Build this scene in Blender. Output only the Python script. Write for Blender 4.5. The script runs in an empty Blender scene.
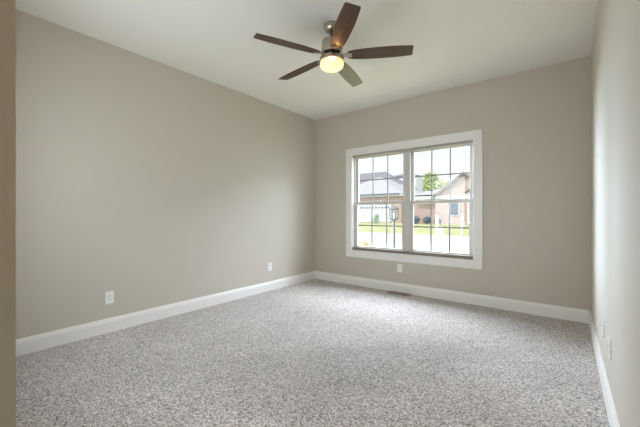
import bpy, bmesh, math, random
from mathutils import Vector, Matrix
C = bpy.context.scene.collection
S = bpy.context.scene
rnd = random.Random(7)
R = math.radians

# ------------------------------------------------------------------ camera, sky, sun, lights, exposure
EYE = 1.127
cam_d = bpy.data.cameras.new('camera'); cam = bpy.data.objects.new('camera', cam_d); C.objects.link(cam)
cam.location = (0, 0, EYE); cam.rotation_euler = (R(90), 0, R(38.07))
cam_d.sensor_width = 36; cam_d.lens = 36 * 314 / 640; cam_d.clip_start = 0.02; cam_d.clip_end = 1000
S.camera = cam

world = bpy.data.worlds.new('sky'); S.world = world; world.use_nodes = True
wn = world.node_tree.nodes; wl = world.node_tree.links; wn.clear()
tc = wn.new('ShaderNodeTexCoord'); sx = wn.new('ShaderNodeSeparateXYZ'); rp = wn.new('ShaderNodeValToRGB')
bg = wn.new('ShaderNodeBackground'); wo = wn.new('ShaderNodeOutputWorld')
wl.new(tc.outputs['Generated'], sx.inputs[0]); wl.new(sx.outputs['Z'], rp.inputs[0])
wl.new(rp.outputs[0], bg.inputs[0]); wl.new(bg.outputs[0], wo.inputs[0])
SKY = 2.6
bg.inputs[1].default_value = SKY
stops = [(0.0, (1.0, 1.0, 1.0)), (0.12, (1.04, 1.06, 1.08)), (0.235, (0.80, 0.93, 1.10)), (0.42, (1.5, 1.62, 1.8)), (1.0, (1.8, 2.0, 2.3))]
els = rp.color_ramp.elements
while len(els) < len(stops): els.new(0.5)
for e, (p, c) in zip(els, stops):
    e.position = p; e.color = (c[0]/SKY, c[1]/SKY, c[2]/SKY, 1)

sun_d = bpy.data.lights.new('sun', 'SUN'); sun = bpy.data.objects.new('sun', sun_d); C.objects.link(sun)
sun_d.energy = 3.2; sun_d.angle = R(1.0); sun_d.color = (1.0, 0.95, 0.86)
sun.rotation_euler = Vector((0.80, 0.50, -0.88)).to_track_quat('-Z', 'Y').to_euler()   # high behind the house, never into the window

por_d = bpy.data.lights.new('window_daylight', 'AREA'); por = bpy.data.objects.new('window_daylight', por_d); C.objects.link(por)
por_d.shape = 'RECTANGLE'; por_d.size = 1.80; por_d.size_y = 1.56
por.location = (-1.795, 4.46, 1.297); por.rotation_euler = Vector((0, -1, 0)).to_track_quat('-Z', 'Y').to_euler()
por_d.cycles.is_portal = True                                    # samples the sky through the window opening

hall_d = bpy.data.lights.new('hall_fill_light', 'AREA'); hall = bpy.data.objects.new('hall_fill_light', hall_d); C.objects.link(hall)  # lamp added behind the camera to brighten the room
hall_d.shape = 'DISK'; hall_d.size = 0.35; hall_d.energy = 24; hall_d.color = (1.0, 0.97, 0.92)
hall.location = (-1.05, -1.35, 2.66); hall.rotation_euler = (0, 0, 0)

# fill light added over the front yard, above the window, tilted into the room
yfill_d = bpy.data.lights.new('yard_fill_light', 'AREA'); yfill = bpy.data.objects.new('yard_fill_light', yfill_d); C.objects.link(yfill)
yfill_d.shape = 'RECTANGLE'; yfill_d.size = 10.0; yfill_d.size_y = 3.4; yfill_d.energy = 2500; yfill_d.color = (0.80, 0.87, 1.0)
yfill.location = (-1.8, 7.2, 4.42); yfill.rotation_euler = Vector((0, -math.cos(R(25)), -math.sin(R(25)))).to_track_quat('-Z', 'Y').to_euler()
# two more fill lights added out of view, left and right of the window
for nm, loc, sz, en in (('left_yard_fill_light', (-11.0, 9.6, 2.3), (6.0, 4.6), 6200), ('right_yard_fill_light', (5.2, 9.4, 2.3), (6.5, 4.6), 600)):
    d_ = bpy.data.lights.new(nm, 'AREA'); o_ = bpy.data.objects.new(nm, d_); C.objects.link(o_)
    d_.shape = 'RECTANGLE'; d_.size, d_.size_y = sz; d_.energy = en; d_.color = (0.68, 0.80, 1.0)
    o_.location = loc; o_.rotation_euler = (Vector((-1.8, 4.3, 1.2)) - o_.location).to_track_quat('-Z', 'Y').to_euler()
# unseen fill light behind the added window in the front wall
fwn_d = bpy.data.lights.new('front_fill_light', 'AREA'); fwn = bpy.data.objects.new('front_fill_light', fwn_d); C.objects.link(fwn)
fwn_d.shape = 'RECTANGLE'; fwn_d.size = 1.64; fwn_d.size_y = 1.30; fwn_d.energy = 37; fwn_d.color = (0.85, 0.92, 1.0)
fwn.location = (-2.00, -0.05, 1.45); fwn.rotation_euler = Vector((0, 1, 0)).to_track_quat('-Z', 'Y').to_euler()

vs = S.view_settings
S.display_settings.display_device = 'sRGB'
vs.view_transform = 'Standard'; vs.look = 'None'; vs.gamma = 1.0; vs.use_curve_mapping = False
vs.exposure = 0.22
S.cycles.use_denoising = True
S.cycles.max_bounces = 14; S.cycles.diffuse_bounces = 10; S.cycles.transparent_max_bounces = 16
S.cycles.caustics_reflective = False; S.cycles.caustics_refractive = False
S.cycles.sample_clamp_indirect = 8.0

# ------------------------------------------------------------------ materials
def lin(r, g, b):
    f = lambda v: (v/255/12.92) if v/255 <= 0.04045 else ((v/255+0.055)/1.055)**2.4
    return (f(r), f(g), f(b), 1)

def mat(name, col, rough=0.6, metal=0.0, noise=None, bump=None, spec=0.5, emit=None):
    """noise=(scale, amount) mottles the colour, bump=(scale, strength, distance)"""
    m = bpy.data.materials.new(name); m.use_nodes = True
    n = m.node_tree.nodes; l = m.node_tree.links; b = n['Principled BSDF']
    b.inputs['Base Color'].default_value = col; b.inputs['Roughness'].default_value = rough
    b.inputs['Metallic'].default_value = metal; b.inputs['Specular IOR Level'].default_value = spec
    t = n.new('ShaderNodeTexCoord')
    if noise:
        k = n.new('ShaderNodeTexNoise'); k.inputs['Scale'].default_value = noise[0]; k.inputs['Detail'].default_value = 4
        l.new(t.outputs['Object'], k.inputs['Vector'])
        mx = n.new('ShaderNodeMix'); mx.data_type = 'RGBA'
        a = noise[1]
        mx.inputs[6].default_value = tuple(min(1, c*(1-a)) for c in col[:3]) + (1,)
        mx.inputs[7].default_value = tuple(min(1, c*(1+a)) for c in col[:3]) + (1,)
        l.new(k.outputs['Fac'], mx.inputs[0]); l.new(mx.outputs[2], b.inputs['Base Color'])
    if bump:
        k = n.new('ShaderNodeTexNoise'); k.inputs['Scale'].default_value = bump[0]; k.inputs['Detail'].default_value = 3
        l.new(t.outputs['Object'], k.inputs['Vector'])
        bp = n.new('ShaderNodeBump'); bp.inputs['Strength'].default_value = bump[1]; bp.inputs['Distance'].default_value = bump[2]
        l.new(k.outputs['Fac'], bp.inputs['Height']); l.new(bp.outputs[0], b.inputs['Normal'])
    if emit:
        b.inputs['Emission Color'].default_value = emit[0]; b.inputs['Emission Strength'].default_value = emit[1]
    return m

M = {}
M['wall'] = mat('greige_wall_paint', lin(198, 191, 178), 0.55, bump=(260, 0.10, 0.001), spec=0.35)
M['ceiling'] = mat('ceiling_paint', lin(234, 231, 225), 0.8, bump=(180, 0.12, 0.001), spec=0.2)
M['trim'] = mat('white_trim_paint', lin(236, 234, 230), 0.35)
M['vinyl'] = mat('white_vinyl', lin(205, 202, 197), 0.35)
M['taupe'] = mat('taupe_blind_rail', lin(132, 122, 110), 0.5)
M['rail'] = mat('shaded_head_rail', lin(168, 160, 150), 0.5)  # grey carries the shade under the top casing
M['grid'] = mat('window_grid', lin(162, 162, 164), 0.5)
M['plate'] = mat('white_plastic', lin(238, 238, 236), 0.3)
M['slot'] = mat('dark_slot', lin(60, 58, 56), 0.6)
M['screw'] = mat('plate_screw', lin(210, 210, 208), 0.35, 0.6)
M['nickel'] = mat('brushed_nickel', lin(190, 178, 165), 0.28, 1.0)
M['bronze'] = mat('dark_bronze', lin(58, 50, 44), 0.4, 0.7)
M['register'] = mat('brown_register_metal', lin(158, 143, 128), 0.45, 0.1)
M['asphalt_roof'] = mat('grey_roof_shingles', lin(122, 119, 124), 0.9, noise=(3, 0.15))
M['white_roof'] = mat('pale_roof_shingles', lin(160, 156, 156), 0.9, noise=(3, 0.12))
M['siding'] = mat('white_siding', lin(215, 217, 222), 0.6)
M['gutter'] = mat('slate_gutter', lin(96, 108, 130), 0.5)
M['garage'] = mat('white_garage_door', lin(214, 214, 218), 0.5)
M['houseglass'] = mat('house_window_glass', lin(70, 80, 96), 0.1)
M['grass'] = mat('lawn_grass', lin(160, 158, 112), 0.95, noise=(1.2, 0.25))
M['street'] = mat('pale_concrete_street', lin(176, 172, 166), 0.9, noise=(0.6, 0.06))
M['leaf'] = mat('tree_leaf', lin(196, 206, 150), 0.8, noise=(1, 0.25))
M['leaf_dark'] = mat('shrub_leaf', lin(118, 130, 138), 0.8, noise=(3, 0.25))
M['leaf_teal'] = mat('shrub_leaf_pale', lin(176, 204, 188), 0.8, noise=(3, 0.2))
M['leaf_dry'] = mat('dry_leaf', lin(170, 150, 100), 0.8, noise=(4, 0.25))
M['bark'] = mat('bark', lin(96, 82, 68), 0.9)
M['post_white'] = mat('white_post_paint', lin(226, 224, 222), 0.5)
M['post_grey'] = mat('grey_lamp_post', lin(78, 76, 80), 0.6)
M['plate_grey'] = mat('grey_mailbox_metal', lin(170, 168, 176), 0.5)
M['door'] = mat('white_door_paint', lin(232, 230, 226), 0.4)

def brick_mat():
    m = bpy.data.materials.new('pink_brick'); m.use_nodes = True
    n = m.node_tree.nodes; l = m.node_tree.links; b = n['Principled BSDF']; b.inputs['Roughness'].default_value = 0.9
    t = n.new('ShaderNodeTexCoord'); mp = n.new('ShaderNodeMapping'); mp.inputs['Rotation'].default_value = (R(90), 0, 0)
    br = n.new('ShaderNodeTexBrick'); br.inputs['Scale'].default_value = 1.0
    br.inputs['Brick Width'].default_value = 0.21; br.inputs['Row Height'].default_value = 0.075; br.inputs['Mortar Size'].default_value = 0.006
    br.inputs['Color1'].default_value = lin(192, 168, 162); br.inputs['Color2'].default_value = lin(176, 148, 142); br.inputs['Mortar'].default_value = lin(200, 190, 180)
    l.new(t.outputs['Object'], mp.inputs[0]); l.new(mp.outputs[0], br.inputs['Vector']); l.new(br.outputs['Color'], b.inputs['Base Color'])
    return m
M['brick'] = brick_mat()

def carpet_mat():
    m = bpy.data.materials.new('grey_frieze_carpet'); m.use_nodes = True
    n = m.node_tree.nodes; l = m.node_tree.links; b = n['Principled BSDF']
    b.inputs['Roughness'].default_value = 1.0; b.inputs['Specular IOR Level'].default_value = 0.05
    b.inputs['Sheen Weight'].default_value = 0.15
    t = n.new('ShaderNodeTexCoord')
    k = n.new('ShaderNodeTexVoronoi'); k.inputs['Scale'].default_value = 155; k.inputs['Randomness'].default_value = 1.0       # one cell per tuft
    l.new(t.outputs['Object'], k.inputs['Vector'])
    sep = n.new('ShaderNodeSeparateColor'); l.new(k.outputs['Color'], sep.inputs[0])
    r = n.new('ShaderNodeValToRGB'); e = r.color_ramp.elements
    e[0].position = 0.0; e[0].color = lin(104, 98, 96); e[1].position = 1.0; e[1].color = lin(238, 232, 228)
    x = e.new(0.22); x.color = lin(156, 150, 147); x = e.new(0.5); x.color = lin(192, 184, 180)
    l.new(sep.outputs[0], r.inputs[0])
    # foot and vacuum marks: pile lying in different directions
    k2 = n.new('ShaderNodeTexNoise'); k2.inputs['Scale'].default_value = 1.6; k2.inputs['Detail'].default_value = 3
    l.new(t.outputs['Object'], k2.inputs['Vector'])
    r2 = n.new('ShaderNodeMapRange'); r2.inputs[1].default_value = 0.35; r2.inputs[2].default_value = 0.65; r2.inputs[3].default_value = 0.93; r2.inputs[4].default_value = 1.06
    l.new(k2.outputs['Fac'], r2.inputs[0])
    # a long darker patch across the middle floor, its outline broken up by the noise
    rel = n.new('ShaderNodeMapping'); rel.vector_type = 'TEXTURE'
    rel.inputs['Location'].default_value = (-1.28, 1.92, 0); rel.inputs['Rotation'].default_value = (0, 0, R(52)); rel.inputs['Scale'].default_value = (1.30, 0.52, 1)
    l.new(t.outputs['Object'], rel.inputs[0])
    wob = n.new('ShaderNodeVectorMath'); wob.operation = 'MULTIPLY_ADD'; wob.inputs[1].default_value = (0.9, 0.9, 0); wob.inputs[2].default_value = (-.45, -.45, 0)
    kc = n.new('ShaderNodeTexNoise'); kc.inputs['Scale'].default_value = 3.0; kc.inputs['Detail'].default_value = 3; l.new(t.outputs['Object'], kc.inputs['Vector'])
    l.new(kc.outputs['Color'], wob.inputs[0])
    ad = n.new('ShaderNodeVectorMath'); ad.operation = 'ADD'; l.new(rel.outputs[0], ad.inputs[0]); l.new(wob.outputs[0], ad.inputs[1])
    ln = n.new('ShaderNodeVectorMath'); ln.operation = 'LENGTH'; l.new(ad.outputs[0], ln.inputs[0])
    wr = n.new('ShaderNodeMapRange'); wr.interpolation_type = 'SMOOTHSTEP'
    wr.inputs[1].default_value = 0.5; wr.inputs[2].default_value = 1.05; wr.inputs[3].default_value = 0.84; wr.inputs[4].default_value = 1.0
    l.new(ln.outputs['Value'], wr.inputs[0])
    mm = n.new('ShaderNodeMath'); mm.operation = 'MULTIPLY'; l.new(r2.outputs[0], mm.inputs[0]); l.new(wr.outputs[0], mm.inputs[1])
    mx = n.new('ShaderNodeVectorMath'); mx.operation = 'SCALE'
    l.new(r.outputs[0], mx.inputs[0]); l.new(mm.outputs[0], mx.inputs['Scale']); l.new(mx.outputs[0], b.inputs['Base Color'])
    bp = n.new('ShaderNodeBump'); bp.inputs['Strength'].default_value = 0.9; bp.inputs['Distance'].default_value = 0.004; bp.invert = True
    l.new(k.outputs['Distance'], bp.inputs['Height']); l.new(bp.outputs[0], b.inputs['Normal'])
    return m
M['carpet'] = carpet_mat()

def blade_mat():
    m = bpy.data.materials.new('walnut_blade'); m.use_nodes = True
    n = m.node_tree.nodes; l = m.node_tree.links; b = n['Principled BSDF']
    b.inputs['Roughness'].default_value = 0.30; b.inputs['Specular IOR Level'].default_value = 0.5
    t = n.new('ShaderNodeTexCoord'); mp = n.new('ShaderNodeMapping'); mp.inputs['Scale'].default_value = (3, 60, 20)
    k = n.new('ShaderNodeTexNoise'); k.inputs['Scale'].default_value = 1.0; k.inputs['Detail'].default_value = 5
    r = n.new('ShaderNodeValToRGB'); e = r.color_ramp.elements
    e[0].position = 0.3; e[0].color = lin(54, 32, 22); e[1].position = 0.7; e[1].color = lin(84, 50, 33)
    l.new(t.outputs['Object'], mp.inputs[0]); l.new(mp.outputs[0], k.inputs['Vector']); l.new(k.outputs['Fac'], r.inputs[0]); l.new(r.outputs[0], b.inputs['Base Color'])
    return m
M['walnut'] = blade_mat()

def globe_mat():
    m = bpy.data.materials.new('alabaster_lamp_glass'); m.use_nodes = True
    n = m.node_tree.nodes; l = m.node_tree.links; b = n['Principled BSDF']
    b.inputs['Base Color'].default_value = lin(240, 225, 190); b.inputs['Roughness'].default_value = 0.25
    t = n.new('ShaderNodeTexCoord'); k = n.new('ShaderNodeTexNoise'); k.inputs['Scale'].default_value = 14; k.inputs['Detail'].default_value = 3
    l.new(t.outputs['Object'], k.inputs['Vector'])
    r = n.new('ShaderNodeValToRGB'); e = r.color_ramp.elements
    e[0].position = 0.35; e[0].color = (1.0, 0.66, 0.32, 1); e[1].position = 0.7; e[1].color = (1.0, 0.80, 0.48, 1)
    l.new(k.outputs['Fac'], r.inputs[0]); l.new(r.outputs[0], b.inputs['Emission Color']); b.inputs['Emission Strength'].default_value = 0.52
    tr = n.new('ShaderNodeBsdfTransparent'); tr.inputs[0].default_value = (1.0, 0.92, 0.78, 1); mx = n.new('ShaderNodeMixShader'); mx.inputs[0].default_value = 0.06      # lets a little of the bulb through
    l.new(b.outputs[0], mx.inputs[1]); l.new(tr.outputs[0], mx.inputs[2]); l.new(mx.outputs[0], n['Material Output'].inputs['Surface'])
    return m
M['globe'] = globe_mat()

def glass_mat():
    m = bpy.data.materials.new('window_glass'); m.use_nodes = True
    n = m.node_tree.nodes; l = m.node_tree.links; n.clear()
    o = n.new('ShaderNodeOutputMaterial'); tr = n.new('ShaderNodeBsdfTransparent'); g = n.new('ShaderNodeBsdfGlossy'); mx = n.new('ShaderNodeMixShader')
    fr = n.new('ShaderNodeFresnel'); 
    ge = n.new('ShaderNodeNewGeometry'); mr = n.new('ShaderNodeMapRange'); mr.inputs[3].default_value = 1.45; mr.inputs[4].default_value = 1/1.45
    l.new(ge.outputs['Backfacing'], mr.inputs[0]); l.new(mr.outputs[0], fr.inputs[0])      # same thin-pane reflection from both faces
    tr.inputs[0].default_value = (0.97, 0.985, 0.98, 1); g.inputs['Roughness'].default_value = 0.0
    l.new(fr.outputs[0], mx.inputs[0]); l.new(tr.outputs[0], mx.inputs[1]); l.new(g.outputs[0], mx.inputs[2]); l.new(mx.outputs[0], o.inputs[0])
    return m
M['glass'] = glass_mat()

# ------------------------------------------------------------------ mesh helpers
def bx(bm, x0, x1, y0, y1, z0, z1, bevel=0.0, rot=None, at=None):
    vs_ = [bm.verts.new((x, y, z)) for x in (x0, x1) for y in (y0, y1) for z in (z0, z1)]
    f = []
    for q in ((0, 1, 3, 2), (4, 6, 7, 5), (0, 4, 5, 1), (2, 3, 7, 6), (0, 2, 6, 4), (1, 5, 7, 3)):
        f.append(bm.faces.new([vs_[i] for i in q]))
    if bevel:
        es = list({e for q in f for e in q.edges})
        r_ = bmesh.ops.bevel(bm, geom=es, offset=bevel, segments=2, affect='EDGES', profile=0.6)
    return bm

def poly(bm, pts, faces):
    v = [bm.verts.new(p) for p in pts]
    for f in faces: bm.faces.new([v[i] for i in f])
    return bm

def lathe(bm, prof, seg=48, at=(0, 0, 0)):
    rings = []
    for r_, z in prof:
        if r_ < 1e-6: rings.append([bm.verts.new((at[0], at[1], at[2]+z))])
        else: rings.append([bm.verts.new((at[0]+r_*math.cos(2*math.pi*i/seg), at[1]+r_*math.sin(2*math.pi*i/seg), at[2]+z)) for i in range(seg)])
    for a, b in zip(rings, rings[1:]):
        for i in range(seg):
            j = (i+1) % seg
            if len(a) == 1 and len(b) == 1: continue
            if len(a) == 1: bm.faces.new((a[0], b[j], b[i]))
            elif len(b) == 1: bm.faces.new((a[i], a[j], b[0]))
            else: bm.faces.new((a[i], a[j], b[j], b[i]))
    return bm

def obj(name, bm, m, parent=None, smooth=False, loc=None):
    bmesh.ops.recalc_face_normals(bm, faces=bm.faces[:])
    me = bpy.data.meshes.new(name); bm.to_mesh(me); bm.free()
    if smooth:
        for p in me.polygons: p.use_smooth = True
        me.set_sharp_from_angle(angle=R(35))
    me.materials.append(M[m] if isinstance(m, str) else m)
    o = bpy.data.objects.new(name, me); C.objects.link(o)
    if loc is not None: o.location = loc
    if parent is not None: o.parent = parent
    return o

def struct(name, bm, m, parent=None, **k):
    o = obj(name, bm, m, parent, **k)
    if parent is None: o['kind'] = 'structure'
    return o

def thing(name, label, cat, loc=(0, 0, 0), rotz=0, group=None):
    o = bpy.data.objects.new(name, None); C.objects.link(o); o.empty_display_size = 0.1
    o.location = loc; o.rotation_euler = (0, 0, rotz); o['label'] = label; o['category'] = cat
    if group: o['group'] = group
    return o

def dup(root, loc, rotz, label):
    r_ = root.copy(); C.objects.link(r_); r_.location = loc; r_.rotation_euler = (0, 0, rotz); r_['label'] = label
    for ch in list(root.children):
        c = ch.copy(); C.objects.link(c); c.parent = r_
        for g in list(ch.children):
            d = g.copy(); C.objects.link(d); d.parent = c
    return r_

NB = bmesh.new

# ------------------------------------------------------------------ room shell
XL, XR, YB, YF, H = -3.42, 0.198, 4.24, 0.11, 2.742     # left, right, back, front wall planes
HXL, HY = -1.35, -2.6                                    # hall behind the camera
WX0, WX1, WZ0, WZ1 = -2.682, -0.896, 0.540, 2.056        # window opening

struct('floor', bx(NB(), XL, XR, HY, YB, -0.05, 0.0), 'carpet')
struct('ceiling', bx(NB(), XL-.12, XR+.12, HY-.12, YB+.2, H, H+0.1), 'ceiling')
struct('wall_left', bx(NB(), XL-.12, XL, HY-.12, YB+.2, -.05, H), 'wall')  # stretch past the front wall is added to block the sun
struct('wall_right', bx(NB(), XR, XR+.12, HY-.12, YB+.2, -.05, H), 'wall')
b = NB()
bx(b, XL, WX0, YB, YB+.2, -.05, H); bx(b, WX1, XR, YB, YB+.2, -.05, H)
bx(b, WX0, WX1, YB, YB+.2, -.05, WZ0); bx(b, WX0, WX1, YB, YB+.2, WZ1, H)
struct('wall_back', b, 'wall')
VX0, VX1, VZ0, VZ1 = -2.85, -1.15, 0.78, 2.12              # added window, out of view
b = NB()
bx(b, XL, VX0, -.01, YF, -.05, H); bx(b, VX1, -0.80, -.01, YF, -.05, H)
bx(b, VX0, VX1, -.01, YF, -.05, VZ0); bx(b, VX0, VX1, -.01, YF, VZ1, H)
struct('wall_front', b, 'wall')
b = NB()
bx(b, HXL-.12, HXL, HY, -.01, -.05, H); bx(b, HXL, XR, HY-.12, HY, -.05, H)
struct('wall_hall', b, 'wall')

def baseboard(name, p0, p1, nrm):
    """profile swept straight from p0 to p1, nrm = direction out of the wall"""
    prof = [(0, 0), (0.016, 0), (0.016, 0.098), (0.0135, 0.104), (0.0135, 0.110), (0.009, 0.122), (0.007, 0.131), (0, 0.133)]
    bm = NB(); rings = []
    for p in (p0, p1):
        rings.append([bm.verts.new((p[0]+nrm[0]*d, p[1]+nrm[1]*d, z)) for d, z in prof])
    n_ = len(prof)
    for i in range(n_):
        j = (i+1) % n_
        bm.faces.new((rings[0][i], rings[0][j], rings[1][j], rings[1][i]))
    bm.faces.new(rings[0]); bm.faces.new(rings[1][::-1])
    struct(name, bm, 'trim')
baseboard('baseboard_left', (XL, YF+.0), (XL, YB), (1, 0))
baseboard('baseboard_back', (XL+.016, YB), (XR-.016, YB), (0, -1))
baseboard('baseboard_right', (XR, YB), (XR, HY), (-1, 0))
baseboard('baseboard_front', (XL+.016, YF), (-0.80, YF), (0, 1))

# ------------------------------------------------------------------ window
win = bpy.data.objects.new('window_1', None); C.objects.link(win); win['kind'] = 'structure'
win.location = (-1.795, YB, WZ0)
def wobj(name, bm, m, parent=win, **k):
    """built in world space, parented under the window"""
    base = Vector(win.location)
    bmesh.ops.translate(bm, vec=-base, verts=bm.verts[:])
    return obj(name, bm, m, parent, **k)
CW = 0.097
bm = NB()
o_ = [(WX0-CW, WZ0-CW), (WX1+CW, WZ0-CW), (WX1+CW, WZ1+CW), (WX0-CW, WZ1+CW)]
i_ = [(WX0, WZ0), (WX1, WZ0), (WX1, WZ1), (WX0, WZ1)]
yb_, yo, yi = YB-.0005, YB-.018, YB-.014
V = {}
for k, (ps, y) in {'ob': (o_, yb_), 'of': (o_, yo), 'if': (i_, yi), 'ib': (i_, yb_)}.items():
    V[k] = [bm.verts.new((x, y, z)) for x, z in ps]
for a, c in (('ob', 'of'), ('of', 'if'), ('if', 'ib'), ('ib', 'ob')):
    for i in range(4):
        j = (i+1) % 4
        bm.faces.new((V[a][i], V[a][j], V[c][j], V[c][i]))
wobj('casing', bm, 'trim')
# drywall-return jambs lined in white board
JD = 0.06
bm = NB()
bx(bm, WX0, WX0+.012, YB, YB+.14, WZ0, WZ1); bx(bm, WX1-.012, WX1, YB, YB+.14, WZ0, WZ1)
bx(bm, WX0+.012, WX1-.012, YB, YB+.14, WZ1-.012, WZ1); bx(bm, WX0+.012, WX1-.012, YB, YB+.14, WZ0, WZ0+.012)
wobj('jamb', bm, 'trim')
# vinyl frame and mullion
FY0, FY1 = YB+.055, YB+.135
bm = NB(); X0, X1, Z0, Z1 = WX0+.012, WX1-.012, WZ0+.012, WZ1-.012
bx(bm, X0, X0+.02, FY0, FY1, Z0, Z1, .002); bx(bm, X1-.02, X1, FY0, FY1, Z0, Z1, .002)
bx(bm, X0+.02, X1-.02, FY0, FY1, Z1-.02, Z1, .002); bx(bm, X0+.02, X1-.02, FY0, FY1, Z0, Z0+.02, .002)
wobj('frame', bm, 'vinyl')
XM = -1.78
wobj('mullion', bx(NB(), XM-.045, XM+.045, FY0-.012, FY1, Z0+.02, Z1-.02, .003), 'vinyl')
ZM = 1.288
def sash(xa, xb, za, zb, y0, y1, lower):
    st = 0.038
    bt, tp = (0.042, 0.042) if lower else (0.042, 0.030)
    bm = NB()
    bx(bm, xa, xa+st, y0, y1, za, zb, .003); bx(bm, xb-st, xb, y0, y1, za, zb, .003)
    bx(bm, xa+st, xb-st, y0, y1, za, za+bt, .003); bx(bm, xa+st, xb-st, y0, y1, zb-tp, zb, .003)
    s = wobj('sash', bm, 'vinyl')
    ym = (y0+y1)/2
    p = obj('pane', bx(NB(), xa+st-.004+1.795, xb-st+.004+1.795, ym-.002-YB, ym+.002-YB, za+bt-.004-WZ0, zb-tp+.004-WZ0), 'glass', s)
    bm = NB()
    xa2, xb2, za2, zb2 = xa+st, xb-st, za+bt, zb-tp
    gw = 0.0085
    for q in (1, 2):
        xx = xa2+(xb2-xa2)*q/3
        bx(bm, xx-gw+1.795, xx+gw+1.795, ym+.004-YB, ym+.012-YB, za2-WZ0, zb2-WZ0)
    zz = (za2+zb2)/2
    bx(bm, xa2+1.795, xb2+1.795, ym+.0045-YB, ym+.0115-YB, zz-gw-WZ0, zz+gw-WZ0)
    obj('grid', bm, 'grid', s)
    if lower:
        bm = NB()
        xc = (xa+xb)/2
        bx(bm, xc-.03+1.795, xc+.03+1.795, y0-.001-YB, y0+.02-YB, zb-WZ0, zb+.010-WZ0, .003)
        bx(bm, xc-.008+1.795, xc+.028+1.795, y0-.006-YB, y0+.008-YB, zb+.010-WZ0, zb+.018-WZ0, .003)
        obj('sash_lock', bm, 'vinyl', s)
for xa, xb in ((X0+.02, XM-.045), (XM+.045, X1-.02)):
    sash(xa, xb, Z0+.02, ZM+.021, FY0+.004, FY0+.036, True)
    sash(xa, xb, ZM-.021, Z1-.02, FY0+.040, FY0+.072, False)
# taupe board along the bottom of the opening and the rail at the head
wobj('sill', bx(NB(), WX0+.012, WX1-.012, YB+.004, FY0-.013, WZ0+.012, WZ0+.056, .003), 'taupe')
wobj('head_rail', bx(NB(), WX0+.012, WX1-.012, YB+.004, FY0-.013, WZ1-.048, WZ1-.012, .003), 'rail')

# unseen window added in the front wall to let fill light in
w2 = bpy.data.objects.new('added_window', None); C.objects.link(w2); w2['kind'] = 'structure'
bm = NB()
bx(bm, VX0-.1, VX0, YF, YF+.016, VZ0-.1, VZ1+.1); bx(bm, VX1, VX1+.1, YF, YF+.016, VZ0-.1, VZ1+.1)
bx(bm, VX0, VX1, YF, YF+.016, VZ1, VZ1+.1); bx(bm, VX0, VX1, YF, YF+.016, VZ0-.1, VZ0)
obj('casing', bm, 'trim', w2)
bm = NB()
bx(bm, VX0, VX0+.05, .01, .06, VZ0, VZ1); bx(bm, VX1-.05, VX1, .01, .06, VZ0, VZ1)
bx(bm, VX0+.05, VX1-.05, .01, .06, VZ1-.05, VZ1); bx(bm, VX0+.05, VX1-.05, .01, .06, VZ0, VZ0+.05)
bx(bm, -2.04, -1.96, .01, .06, VZ0+.05, VZ1-.05)
f2 = obj('frame', bm, 'vinyl', w2)
for xa, xb in ((VX0+.05, -2.04), (-1.96, VX1-.05)): obj('pane', bx(NB(), xa, xb, .033, .037, VZ0+.05, VZ1-.05), 'glass', f2)

# ------------------------------------------------------------------ ceiling fan
FX, FYY = -1.582, 2.185
fan = thing('ceiling_fan', 'five-blade dark walnut ceiling fan with brushed nickel body and glowing glass light', 'ceiling fan', (FX, FYY, H))
def fobj(n, bm, m, p=fan, **k): return obj(n, bm, m, p, smooth=True, **k)
fobj('canopy', lathe(NB(), [(0, 0), (.066, 0), (.068, -.006), (.066, -.030), (.055, -.052), (.036, -.064), (.020, -.068), (0, -.068)]), 'nickel')
fobj('downrod', lathe(NB(), [(0, -.060), (.0125, -.060), (.0125, -.112), (.020, -.114), (.022, -.130), (0, -.130)], 24), 'bronze')
fobj('motor_housing', lathe(NB(), [(0, -.122), (.034, -.122), (.066, -.128), (.084, -.138), (.090, -.152), (.091, -.232), (.087, -.242), (.05, -.244), (0, -.244)]), 'nickel')
fobj('rotor', lathe(NB(), [(0, -.242), (.072, -.242), (.074, -.248), (.074, -.276), (.070, -.280), (0, -.280)]), 'bronze')
fobj('light_ring', lathe(NB(), [(0, -.278), (.085, -.278), (.102, -.283), (.104, -.289), (.104, -.310), (.100, -.314), (0, -.314)]), 'nickel')
g = fobj('lamp_globe', lathe(NB(), [(0, -.312), (.096, -.312), (.100, -.318), (.100, -.344), (.096, -.358), (.084, -.370), (.062, -.379), (.034, -.384), (0, -.385)], 64), 'globe')

bulb_d = bpy.data.lights.new('fan_bulb', 'POINT'); bulb = bpy.data.objects.new('fan_bulb', bulb_d); C.objects.link(bulb)
bulb_d.energy = 8; bulb_d.color = (1.0, 0.58, 0.26); bulb_d.shadow_soft_size = 0.03
bulb.parent = fan; bulb.location = (0, 0, -.356)

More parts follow.
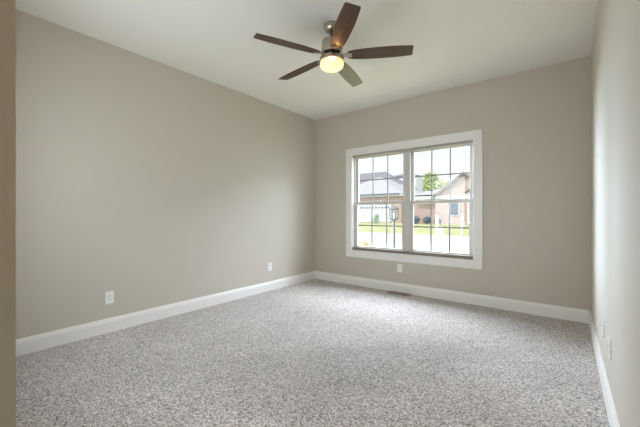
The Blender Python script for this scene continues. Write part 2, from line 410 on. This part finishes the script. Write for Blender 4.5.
def blade_bm():
    st = [(0.135, .036), (0.155, .046), (0.20, .056), (0.29, .063), (0.40, .066), (0.50, .066), (0.58, .062), (0.645, .057), (0.667, .055)]
    out = [(r_, -w) for r_, w in st] + [(0.672, -.051), (0.677, .048)] + [(r_-.0, w) for r_, w in st[::-1]]
    bm = NB(); t = 0.005
    top = [bm.verts.new((x, y, t/2)) for x, y in out]; bot = [bm.verts.new((x, y, -t/2)) for x, y in out]
    bm.faces.new(top); bm.faces.new(bot[::-1])
    for i in range(len(out)):
        j = (i+1) % len(out); bm.faces.new((top[i], top[j], bot[j], bot[i]))
    return bm
def bracket_bm():
    bm = NB()
    bx(bm, .060, .140, -.019, .019, -.004, .004, .0015)
    bx(bm, .125, .170, -.024, .024, -.0065, -.0027, .0015)
    return bm
BZ = -0.264
me_b = me_k = None
for k in range(5):
    a = R(29.7 + 72*k)
    if k == 0:
        bl = obj('blade', blade_bm(), 'walnut', fan); me_b = bl.data
        br = obj('blade_bracket', bracket_bm(), 'nickel', bl); me_k = br.data
    else:
        bl = bpy.data.objects.new('blade', me_b); C.objects.link(bl); bl.parent = fan
        br = bpy.data.objects.new('blade_bracket', me_k); C.objects.link(br); br.parent = bl
    bl.location = (0, 0, BZ)
    bl.rotation_euler = (Matrix.Rotation(a, 4, 'Z') @ Matrix.Rotation(R(-12), 4, 'X')).to_euler()

# ------------------------------------------------------------------ wall plates (local -y is out of the wall, z up)
OG = 'white electrical outlets low on the walls'
def make_outlet(label):
    t = thing('wall_outlet', label, 'outlet', group=OG)
    obj('cover_plate', bx(NB(), -.036, .036, -.006, 0, -.058, .058, .002), 'plate', t)
    for s in (-1, 1):
        bm = NB()
        bmesh.ops.create_circle(bm, cap_ends=True, segments=24, radius=.0172, matrix=Matrix.Translation((0, -.0075, s*.0195)) @ Matrix.Rotation(R(90), 4, 'X'))
        r_ = bmesh.ops.extrude_face_region(bm, geom=bm.faces[:])
        bmesh.ops.translate(bm, vec=(0, .003, 0), verts=[v for v in r_['geom'] if isinstance(v, bmesh.types.BMVert)])
        so = obj('socket', bm, 'plate', t)
        b2 = NB()
        bx(b2, -.0075, -.0055, -.0079, -.0074, s*.0195-.001, s*.0195+.007); bx(b2, .0055, .0075, -.0079, -.0074, s*.0195-.001, s*.0195+.006)
        bx(b2, -.0022, .0022, -.0079, -.0074, s*.0195-.010, s*.0195-.006)
        obj('socket_slot', b2, 'slot', so)
    obj('screw', lathe(NB(), [(0, 0), (.003, 0), (.003, .0012), (0, .0016)], 12), 'screw', t).matrix_local = Matrix.Translation((0, -.006, 0)) @ Matrix.Rotation(R(90), 4, 'X')
    return t
out0 = make_outlet('white outlet on the left wall, nearest the open wall end at left')
out0.location = (XL, 1.117, .328); out0.rotation_euler = (0, 0, R(90))
dup(out0, (XL, 3.170, .345), R(90), 'white outlet on the left wall, close to the far corner')
dup(out0, (-1.870, YB, .345), 0, 'white outlet on the back wall directly below the window')
dup(out0, (XR, 2.405, .365), R(-90), 'white outlet on the right wall, the nearer of its two plates')
cp = thing('cable_plate', 'small white cable plate on the right wall, nearer the back corner', 'wall plate', (XR, 2.810, .365), R(-90))
obj('cover_plate', bx(NB(), -.035, .035, -.006, 0, -.057, .057, .002), 'plate', cp)
c_ = obj('connector', lathe(NB(), [(0, 0), (.0065, 0), (.0065, .004), (.0048, .004), (.0048, .013), (.003, .013), (0, .011)], 18), 'screw', cp)
c_.matrix_local = Matrix.Translation((0, -.006, .018)) @ Matrix.Rotation(R(90), 4, 'X')

# floor register under the window
vent = thing('floor_register', 'brown metal floor register in the carpet below the window', 'floor vent', (-1.845, 4.150, 0.0))
bm = NB()
bx(bm, -.16, .16, -.062, -.045, .0, .010, .002); bx(bm, -.16, .16, .045, .062, .0, .010, .002)
bx(bm, -.16, -.143, -.045, .045, .0, .010, .002); bx(bm, .143, .16, -.045, .045, .0, .010, .002)
obj('register_frame', bm, 'register', vent)
bm = NB()
for q in range(22):
    x = -.136+q*.013
    bx(bm, x-.0022, x+.0022, -.045, .045, .001, .0075)
obj('louvers', bm, 'register', vent)
obj('duct', bx(NB(), -.143, .143, -.045, .045, .0003, .001), 'slot', vent)

# ------------------------------------------------------------------ outdoors
def ground_z(y): return -0.40 if y < 23 else -0.40 + 0.13*min(1, (y-23)/15)
bm = NB(); xs = (-160, 80); ys = (4.44, 13.6); poly(bm, [(xs[0], ys[0], -.38), (xs[1], ys[0], -.38), (xs[1], ys[1], -.38), (xs[0], ys[1], -.38), (xs[0], ys[0], -.7), (xs[1], ys[0], -.7), (xs[1], ys[1], -.7), (xs[0], ys[1], -.7)],
     [(0, 1, 2, 3), (4, 7, 6, 5), (0, 4, 5, 1), (1, 5, 6, 2), (2, 6, 7, 3), (3, 7, 4, 0)])
struct('lawn_near', bm, 'grass')
struct('street', bx(NB(), -160, 80, 13.6, 22.6, -.7, -.42), 'street')
bm = NB(); pts = []
rows = [22.6, 26, 32, 38, 60, 120, 320]
for y in rows: pts += [(-300, y, ground_z(y)+.02), (200, y, ground_z(y)+.02)]
poly(bm, pts, [(2*i, 2*i+1, 2*i+3, 2*i+2) for i in range(len(rows)-1)])
struct('lawn_far', bm, 'grass')
bm = NB()
bx(bm, -36, -24.2, 33.5, 44.75, -.6, -.20)
struct('driveway', bm, 'street')

def panel_wall(bm, x0, x1, y0, y1, z0, z1): return bx(bm, x0, x1, y0, y1, z0, z1)

# left house: brick with a white garage door and a hipped roof
hs = thing('house', 'brick house with white garage door and pale hipped roof, at left beyond the street', 'house', (-26, 50, -.1), group='houses across the street')
def hobj(n, bm, m, p, **k):
    root = p
    while root.parent: root = root.parent
    bmesh.ops.translate(bm, vec=-Vector(root.location), verts=bm.verts[:])
    return obj(n, bm, m, p, **k)
bm = NB(); bx(bm, -33, -19.5, 44.8, 58, -.3, 4.0)
bx(bm, -42, -21, 52, 63, -.3, 4.0)
hobj('wall', bm, 'brick', hs)
gd = NB(); bx(gd, -27.6, -21.4, 44.72, 44.85, -.22, 2.55, .01)
for q in range(1, 5): bx(gd, -27.55, -21.45, 44.705, 44.73, -.05+q*.52-.015, -.05+q*.52+.015)
gdo = hobj('garage_door', gd, 'garage', hs)
for q in range(11):
    x = -27.25+q*.56
    hobj('door_pane', bx(NB(), x, x+.26, 44.69, 44.73, 1.93, 2.17), 'houseglass', gdo)
bm = NB(); bx(bm, -27.9, -21.1, 44.66, 44.8, 2.55, 2.85); bx(bm, -27.9, -27.6, 44.66, 44.8, -.05, 2.55); bx(bm, -21.4, -21.1, 44.66, 44.8, -.05, 2.55)
hobj('door_trim', bm, 'siding', hs)
bm = NB(); bx(bm, -33.4, -19.1, 44.35, 58, 3.78, 4.08)
hobj('fascia', bm, 'siding', hs)
hobj('gutter', bx(NB(), -33.4, -19.6, 44.22, 44.36, 4.0, 4.2), 'gutter', hs)
bm = NB()
poly(bm, [(-33.5, 44.3, 4.12), (-19.0, 44.3, 4.12), (-19.0, 60, 4.12), (-33.5, 60, 4.12), (-26.2, 50.6, 7.6), (-26.2, 56, 7.6)],
     [(0, 1, 4), (1, 2, 5, 4), (2, 3, 5), (3, 0, 4, 5), (3, 2, 1, 0)])
hobj('front_roof', bm, 'white_roof', hs)
bm = NB()
poly(bm, [(-43, 51.5, 4.12), (-20.5, 51.5, 4.12), (-20.5, 63.5, 4.12), (-43, 63.5, 4.12), (-39, 57, 9.45), (-28.2, 57, 9.45)],
     [(0, 1, 5, 4), (1, 2, 5), (2, 3, 4, 5), (3, 0, 4), (3, 2, 1, 0)])
hobj('main_roof', bm, 'asphalt_roof', hs)

# white two-storey house further back
h2 = thing('house', 'white two-storey house showing one small window, behind the brick houses', 'house', (-29, 71, -.1), group='houses across the street')
hobj('wall', bx(NB(), -33.0, -26.6, 69, 73, -.3, 9.8), 'siding', h2)
w_ = hobj('window', bx(NB(), -27.85, -26.75, 68.9, 69.02, 6.1, 7.5, .01), 'siding', h2)
for q in (0, 1): hobj('pane', bx(NB(), -27.75+q*.5, -27.38+q*.5, 68.86, 68.92, 6.2, 7.4), 'houseglass', w_)
bm = NB(); poly(bm, [(-33.3, 68.7, 9.8), (-26.3, 68.7, 9.8), (-26.3, 73.3, 9.8), (-33.3, 73.3, 9.8), (-31, 71, 10.6), (-28.6, 71, 10.6)],
     [(0, 1, 5, 4), (1, 2, 5), (2, 3, 4, 5), (3, 0, 4), (3, 2, 1, 0)])
hobj('roof', bm, 'asphalt_roof', h2)
hobj('wing', bx(NB(), -33.0, -23.0, 65, 69, -.3, 4.5), 'siding', h2)
bm = NB(); poly(bm, [(-33.3, 64.6, 4.6), (-22.6, 64.6, 4.6), (-23.4, 69, 6.1), (-33.3, 69, 6.1), (-33.3, 64.6, 4.4), (-22.6, 64.6, 4.4), (-23.4, 69, 4.4), (-33.3, 69, 4.4)],
     [(0, 1, 2, 3), (4, 7, 6, 5), (0, 4, 5, 1), (1, 5, 6, 2), (2, 6, 7, 3), (3, 7, 4, 0)])
hobj('wing_roof', bm, 'white_roof', h2)
hobj('gutter', bx(NB(), -26.0, -22.6, 64.45, 64.6, 4.36, 4.58), 'gutter', h2)

# right house: pink brick with a front gable
h3 = thing('house', 'pink brick gabled house with pale trim, at right beyond the street', 'house', (-10, 46, -.1), group='houses across the street')
GX, GZ, EZ = -10.03, 6.15, 3.55
bm = NB()
bx(bm, -16.7, -3.5, 42.6, 54, -.3, 3.5)
poly(bm, [(-13.5, 42.0, -.3), (-6.5, 42.0, -.3), (-6.5, 42.0, EZ), (GX, 42.0, GZ), (-13.5, 42.0, EZ), (-13.5, 50, -.3), (-6.5, 50, -.3), (-6.5, 50, EZ), (GX, 50, GZ), (-13.5, 50, EZ)],
     [(0, 1, 2, 3, 4), (9, 8, 7, 6, 5), (0, 5, 6, 1), (1, 6, 7, 2), (2, 7, 8, 3), (3, 8, 9, 4), (4, 9, 5, 0)])
hobj('wall', bm, 'brick', h3)
def slope_slab(bm, x0, z0, x1, z1, y0, y1, t):
    poly(bm, [(x0, y0, z0), (x1, y0, z1), (x1, y1, z1), (x0, y1, z0), (x0, y0, z0-t), (x1, y0, z1-t), (x1, y1, z1-t), (x0, y1, z0-t)],
         [(0, 1, 2, 3), (4, 7, 6, 5), (0, 4, 5, 1), (1, 5, 6, 2), (2, 6, 7, 3), (3, 7, 4, 0)])
    return bm
sl = (GZ-EZ)/3.5
bm = NB()
slope_slab(bm, GX-4.0, GZ+.22-4.0*sl, GX, GZ+.22, 41.7, 50, .14); slope_slab(bm, GX, GZ+.22, GX+4.0, GZ+.22-4.0*sl, 41.7, 50, .14)
hobj('gable_roof', bm, 'white_roof', h3)
bm = NB()
slope_slab(bm, GX-4.02, GZ+.08-4.02*sl, GX, GZ+.08, 41.66, 41.8, .24); slope_slab(bm, GX, GZ+.08, GX+4.02, GZ+.08-4.02*sl, 41.66, 41.8, .24)
hobj('rake_trim', bm, 'taupe', h3)
bm = NB()
poly(bm, [(-17.3, 42.1, 3.62), (-3, 42.1, 3.62), (-3, 54.5, 3.62), (-17.3, 54.5, 3.62), (-14.2, 48, 4.9), (-6, 48, 4.9)],
     [(0, 1, 5, 4), (1, 2, 5), (2, 3, 4, 5), (3, 0, 4), (3, 2, 1, 0)])
hobj('main_roof', bm, 'white_roof', h3)
hobj('band_trim', bx(NB(), -17.2, -6.4, 41.9, 42.02, 3.0, 3.45), 'siding', h3)
wf = hobj('window', bx(NB(), -11.85, -10.55, 41.9, 42.02, .85, 2.75, .01), 'siding', h3)
hobj('pane', bx(NB(), -11.7, -10.7, 41.86, 41.92, .95, 2.5), 'houseglass', wf)
hobj('porch_column', bx(NB(), -9.05, -8.8, 39.4, 39.65, -.1, 3.6, .02), 'post_white', h3)
bm = NB(); slope_slab(bm, -9.4, 3.7, -6.9, 5.2, 39.1, 42.3, .16); slope_slab(bm, -6.9, 5.2, -4.4, 3.7, 39.1, 42.3, .16)
hobj('porch_roof', bm, 'white_roof', h3)

# leafy things
def leaf_cloud(blobs, n, size, rr):
    bm = NB()
    for _ in range(n):
        c, r3 = rr.choice(blobs)
        d = Vector((rr.gauss(0, 1), rr.gauss(0, 1), rr.gauss(0, 1))).normalized() * (rr.random()**0.33)
        p = Vector((c[0]+d.x*r3[0], c[1]+d.y*r3[1], c[2]+d.z*r3[2]))
        nrm = (d + Vector((rr.gauss(0, .5), rr.gauss(0, .5), rr.gauss(0, .5)))).normalized()
        q = nrm.to_track_quat('Z', 'Y').to_matrix(); s = size*rr.uniform(.6, 1.3)
        pts = [p + q @ Vector(v) for v in ((-s, 0, 0), (0, -s*.5, s*.15), (s, 0, 0), (0, s*.5, s*.15))]
        bm.faces.new([bm.verts.new(v) for v in pts])
    return bm
def plant(name, label, cat, loc, blobs, n, size, m, stem_h, stem_r, part='foliage', stem='trunk', group=None):
    t = thing(name, label, cat, loc, group=group)
    obj(part, leaf_cloud(blobs, n, size, rnd), m, t)
    obj(stem, lathe(NB(), [(0, -.3), (stem_r*1.3, -.3), (stem_r, stem_h*.4), (stem_r*.5, stem_h), (0, stem_h)], 12), 'bark', t)
    return t
plant('tree', 'light green leafy tree between the white house and brick gable', 'tree', (-25.2, 78, -.1),
      [((-1.4, 0, 8.5), (2.4, 2, 3.2)), ((1.3, 0, 7.4), (2.9, 2, 2.4)), ((3.1, .5, 5.8), (2.4, 2, 2.1)), ((0, 0, 5.1), (3.8, 2, 2.2))], 3000, .42, 'leaf', 6.0, .25)
plant('shrub', 'round pale green shrub before the white garage door', 'shrub', (-20.2, 38, -.25), [((0, 0, .5), (.62, .5, .5)), ((.1, 0, 1.0), (.35, .3, .3))], 500, .10, 'leaf_teal', .7, .04, group='shrubs across the street')
for i, (x, y, lb) in enumerate([(-15.95, 41.2, 'dark shrub at the left end of the pink brick house'), (-14.4, 41.1, 'dark shrub against pink brick, second from its left end'), (-13.0, 41.0, 'small dark shrub against pink brick, beside the gabled bay')]):
    k = (1, .9, .7)[i]
    plant('shrub', lb, 'shrub', (x, y, -.25), [((0, 0, .55*k), (.65*k, .5, .55*k))], 500, .10, 'leaf_dark', .5*k, .04, group='shrubs across the street')
plant('shrub', 'low dry shrub by the near kerb, low in the left window', 'shrub', (-7.36, 12.6, -.38), [((0, 0, .14), (.15, .15, .14)), ((.16, .06, .08), (.12, .12, .08))], 130, .05, 'leaf_dry', .25, .015)

# white mailbox posts
def make_mailbox(label):
    t = thing('mailbox', label, 'mailbox', group='white mailboxes by the street')
    bm = NB(); bx(bm, -.06, .06, -.06, .06, -.1, 1.34, .008)
    obj('post', bm, 'post_white', t)
    bm = NB(); v = [bm.verts.new(p) for p in ((-.075, -.075, 1.34), (.075, -.075, 1.34), (.075, .075, 1.34), (-.075, .075, 1.34), (0, 0, 1.45))]
    for f in ((0, 1, 4), (1, 2, 4), (2, 3, 4), (3, 0, 4), (3, 2, 1, 0)): bm.faces.new([v[i] for i in f])
    obj('post_cap', bm, 'post_white', t)
    bm = NB(); prof = [(-.08, 0), (.08, 0), (.08, .12)] + [(.08*math.cos(R(a_)), .12+.08*math.sin(R(a_))) for a_ in range(20, 180, 20)] + [(-.08, .12)]
    r0 = [bm.verts.new((.06+0.0, y, .74+z)) for y, z in prof]; r1 = [bm.verts.new((.24, y, .74+z)) for y, z in prof]
    bm.faces.new(r0); bm.faces.new(r1[::-1])
    for i in range(len(prof)):
        j = (i+1) % len(prof); bm.faces.new((r0[i], r0[j], r1[j], r1[i]))
    obj('box', bm, 'plate_grey', t)
    obj('bracket', bx(NB(), .06, .26, -.03, .03, .66, .74, .004), 'post_white', t)
    return t
mb = make_mailbox('white mailbox post at the near kerb, before the right window'); mb.location = (-4.23, 13.3, -.38); mb.rotation_euler = (0, 0, R(15))
dup(mb, (-5.63, 23.0, -.38), R(0), 'white mailbox post on the far kerb across the street')

# coach lamp post in the near lawn
lp = thing('lamp_post', 'dark grey lamp post with a glazed lantern in the front yard', 'lamp post', (-5.32, 11.5, -.38))
obj('post', lathe(NB(), [(0, -.1), (.065, -.1), (.065, .10), (.045, .14), (.040, 1.20), (.06, 1.22), (.06, 1.26), (0, 1.26)], 20), 'post_grey', lp, smooth=True)
bm = NB()
bx(bm, -.10, .10, -.10, .10, 1.26, 1.30, .004)
for sx_ in (-1, 1):
    for sy_ in (-1, 1): bx(bm, sx_*.12-.013, sx_*.12+.013, sy_*.12-.013, sy_*.12+.013, 1.30, 1.68)
bx(bm, -.135, .135, -.135, .135, 1.29, 1.315); bx(bm, -.135, .135, -.135, .135, 1.66, 1.69)
lf = obj('lantern_frame', bm, 'post_grey', lp)
for k in range(4):
    bm = NB(); bx(bm, -.107, .107, -.118, -.114, 1.315, 1.66)
    bmesh.ops.rotate(bm, cent=(0, 0, 0), matrix=Matrix.Rotation(R(90*k), 3, 'Z'), verts=bm.verts[:])
    obj('lantern_pane', bm, 'glass', lf)
obj('bulb', lathe(NB(), [(0, 1.31), (.02, 1.31), (.02, 1.38), (.036, 1.43), (.04, 1.48), (.03, 1.52), (0, 1.54)], 16), 'post_white', lp, smooth=True)
bm = NB(); v = [bm.verts.new(p) for p in ((-.16, -.16, 1.69), (.16, -.16, 1.69), (.16, .16, 1.69), (-.16, .16, 1.69), (0, 0, 1.80))]
for f in ((0, 1, 4), (1, 2, 4), (2, 3, 4), (3, 0, 4), (3, 2, 1, 0)): bm.faces.new([v[i] for i in f])
obj('lantern_cap', bm, 'post_grey', lp)
